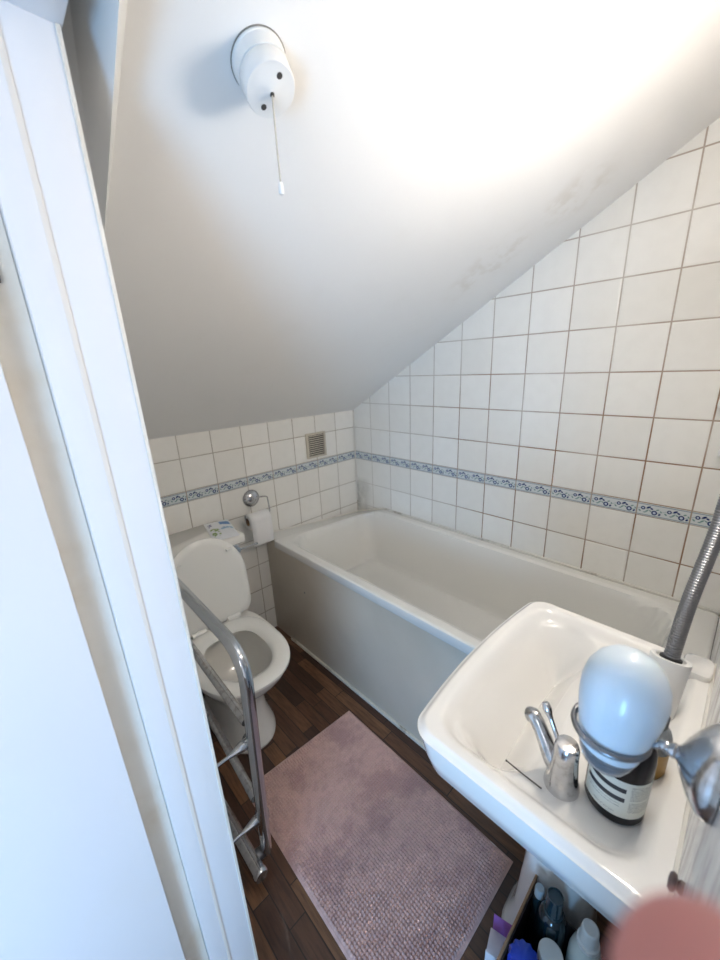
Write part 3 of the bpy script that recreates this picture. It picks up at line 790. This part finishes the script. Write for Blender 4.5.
bottle('jar_bottle', 'brown bottle with broad white cap in front under the basin', (-1.062,-1.653,.006),
       [(.020,0),(.023,.003),(.023,.285),(.021,.292)], M_amber,
       [(.0225,0),(.0225,.020),(.021,.023),(.001,.024)], principled('offwhite_cap', (.60,.62,.60), .35))
# blue crumpled cap
t = thing('detergent_bottle', 'bright blue bottle with ribbed cap in the box under the basin', 'bottle', (-1.105,-1.632,.006))
bm = bmesh.new(); lathe(bm, [(.022,0),(.026,.003),(.026,.25),(.021,.270),(.019,.282)], (-1.108,-1.620,.006), n=30); frombm('body', bm, M_blue, t)
bm = bmesh.new()
rings = []
for r, h in [(.026,.278),(.028,.282),(.028,.315),(.025,.323),(.014,.328),(.002,.329)]:
    rings.append([(-1.108+(r+.0016*cos(i*pi/2)*(r > .02))*cos(2*pi*i/48), -1.620+(r+.0016*cos(i*pi/2)*(r > .02))*sin(2*pi*i/48), .006+h) for i in range(48)])
ring_loft(bm, rings); frombm('ribbed_cap', bm, M_blue, t)
bottle('slim_bottle', 'slim translucent bottle at the back beside the basin pedestal', (-.994,-1.6025,.006),
       [(.009,0),(.0102,.003),(.0102,.30),(.009,.315),(.008,.32)], M_greencap,
       [(.0095,0),(.0095,.022),(.008,.024)], principled('pale_cap', (.30,.34,.36), .35))
# little carton
t = thing('small_carton', 'small white and purple carton on the floor beside the cardboard box', 'carton', (-1.06,-1.545,0))
def rotbox(name, mat, a, b, c_, ang, parent, ctr):
    bm = bmesh.new(); box(bm, *a, *b, *c_, .0008)
    bmesh.ops.rotate(bm, verts=bm.verts, cent=(0,0,0), matrix=Matrix.Rotation(ang, 3, 'Z'))
    bmesh.ops.translate(bm, verts=bm.verts, vec=ctr)
    return frombm(name, bm, mat, parent)
rotbox('carton_body', M_sash, (-.030,.030), (-.022,.022), (.001,.170), .25, t, (-1.068,-1.556,0))
rotbox('purple_side', M_purple, (.0300,.0312), (-.0220,.018), (.001,.225), .25, t, (-1.068,-1.556,0))
rotbox('open_flap', M_sash, (-.034,-.0302), (.000,.021), (.180,.215), .25, t, (-1.068,-1.556,0))

# ------------------------------------------------------------------ the hand holding the camera (blurred fingertip)
def hand():
    root = thing('person', 'pink blurred fingertip of a person in the bottom right corner', 'person', camspace(.09,.13,.0))
    bm = bmesh.new()
    sk = bm.verts.layers.skin.verify()
    def chain(start, pts, rad):
        prev = start
        for p, r in zip(pts, rad):
            v = bm.verts.new(camspace(*p)-root.location); v[sk].radius = (r, r); bm.edges.new((prev, v)); prev = v
        return prev
    pv = bm.verts.new(camspace(.095,.175,-.02)-root.location); pv[sk].radius = (.026,.022); pv[sk].use_root = True
    k1 = bm.verts.new(camspace(.085,.135,-.005)-root.location); k1[sk].radius = (.016,.014); bm.edges.new((pv, k1))
    chain(k1, [(.072,.105,.014), (.062,.087,.029), (.050,.073,.040), (.0400,.0610,.0455), (.0370,.0565,.0470)], [.0115,.0112,.0112,.0112,.0104])
    for k, (dx, dz) in enumerate(((.020,-.016),(.034,-.032),(.046,-.048))):
        kb = bm.verts.new(camspace(.085+dx*.9,.140+.004*k,-.012+dz*.6)-root.location); kb[sk].radius = (.013,.012); bm.edges.new((pv, kb))
        chain(kb, [(.075+dx,.108+.004*k,dz*.7), (.052+dx,.098,dz*.8-.005), (.040+dx,.112,dz*.8-.01)], [.0095,.0085,.0075])
    tb = chain(pv, [(.060,.165,-.030), (.035,.140,-.030), (.022,.115,-.028), (.016,.098,-.026)], [.015,.0115,.0102,.0085])
    chain(pv, [(.12,.25,-.06), (.15,.34,-.11)], [.026,.031])
    me = bpy.data.meshes.new('hand'); bm.to_mesh(me); bm.free()
    o = link('hand', me, M_skin, root)
    s = o.modifiers.new('skin', 'SKIN'); s.use_smooth_shade = True
    o.modifiers.new('sub', 'SUBSURF').levels = 2; o.modifiers['sub'].render_levels = 2
hand()

# ------------------------------------------------------------------ lamp above the basin (just out of frame)
LP = Vector((-.80,YF,1.69))
t = thing('wall_light', 'white wall lamp above the basin', 'lamp', LP)
bm = bmesh.new(); box(bm, LP.x-.14, LP.x+.14, YF, YF+.03, 1.66, 1.72, .006); frombm('backplate', bm, M_white, t)
bm = bmesh.new(); tube(bm, [(LP.x-.125,YF+.055,LP.z), (LP.x+.125,YF+.055,LP.z)], .026, 20)
me_ = principled('lit_diffuser', (1,1,1), .5); b = me_.node_tree.nodes['Principled BSDF']
b.inputs['Emission Color'].default_value = (1,.905,.80,1); b.inputs['Emission Strength'].default_value = 33
frombm('diffuser', bm, me_, t)

# ------------------------------------------------------------------ light
def area(name, loc, target, size, energy, color):
    l = bpy.data.lights.new(name, 'AREA'); l.energy = energy; l.color = color; l.shape = 'RECTANGLE'; l.size, l.size_y = size
    o = bpy.data.objects.new(name, l); COL.objects.link(o); o.location = loc
    o.rotation_euler = (Vector(target)-Vector(loc)).to_track_quat('-Z', 'Y').to_euler()
    return o
area('hall_neutral_fill', (-2.70,-2.4,1.75), (-1.4,-1.2,.9), (.8,.8), 5.5, (.93,.94,1.0))  # neutral fill light added in the hall, not an actual window
area('hall_window_blue_sky', (-2.72,-2.12,.70), (-1.2,-1.5,.75), (.5,.7), 11.5, (.25,.57,1.0))
w = bpy.data.worlds.new('world'); S.world = w; w.use_nodes = True
w.node_tree.nodes['Background'].inputs[0].default_value = (.93,.95,1.0,1)
w.node_tree.nodes['Background'].inputs[1].default_value = .3

# ------------------------------------------------------------------ camera
cd = bpy.data.cameras.new('camera'); cam = bpy.data.objects.new('camera', cd); COL.objects.link(cam)
Rm = Matrix((RX, -DN, -FW)).transposed().to_4x4()
cam.matrix_world = Matrix.Translation(CP) @ Rm
cd.sensor_fit = 'VERTICAL'; cd.sensor_height = 36; cd.sensor_width = 27
cd.lens = 378.85*36/960
cd.shift_x = -2.707/960; cd.shift_y = 5.077/960
cd.clip_start = .005
cd.dof.use_dof = True; cd.dof.focus_distance = .95; cd.dof.aperture_fstop = 4.2
S.camera = cam
vs = S.view_settings; vs.view_transform = 'Standard'; vs.look = 'None'; vs.gamma = 1; vs.use_curve_mapping = False; vs.exposure = 1.25
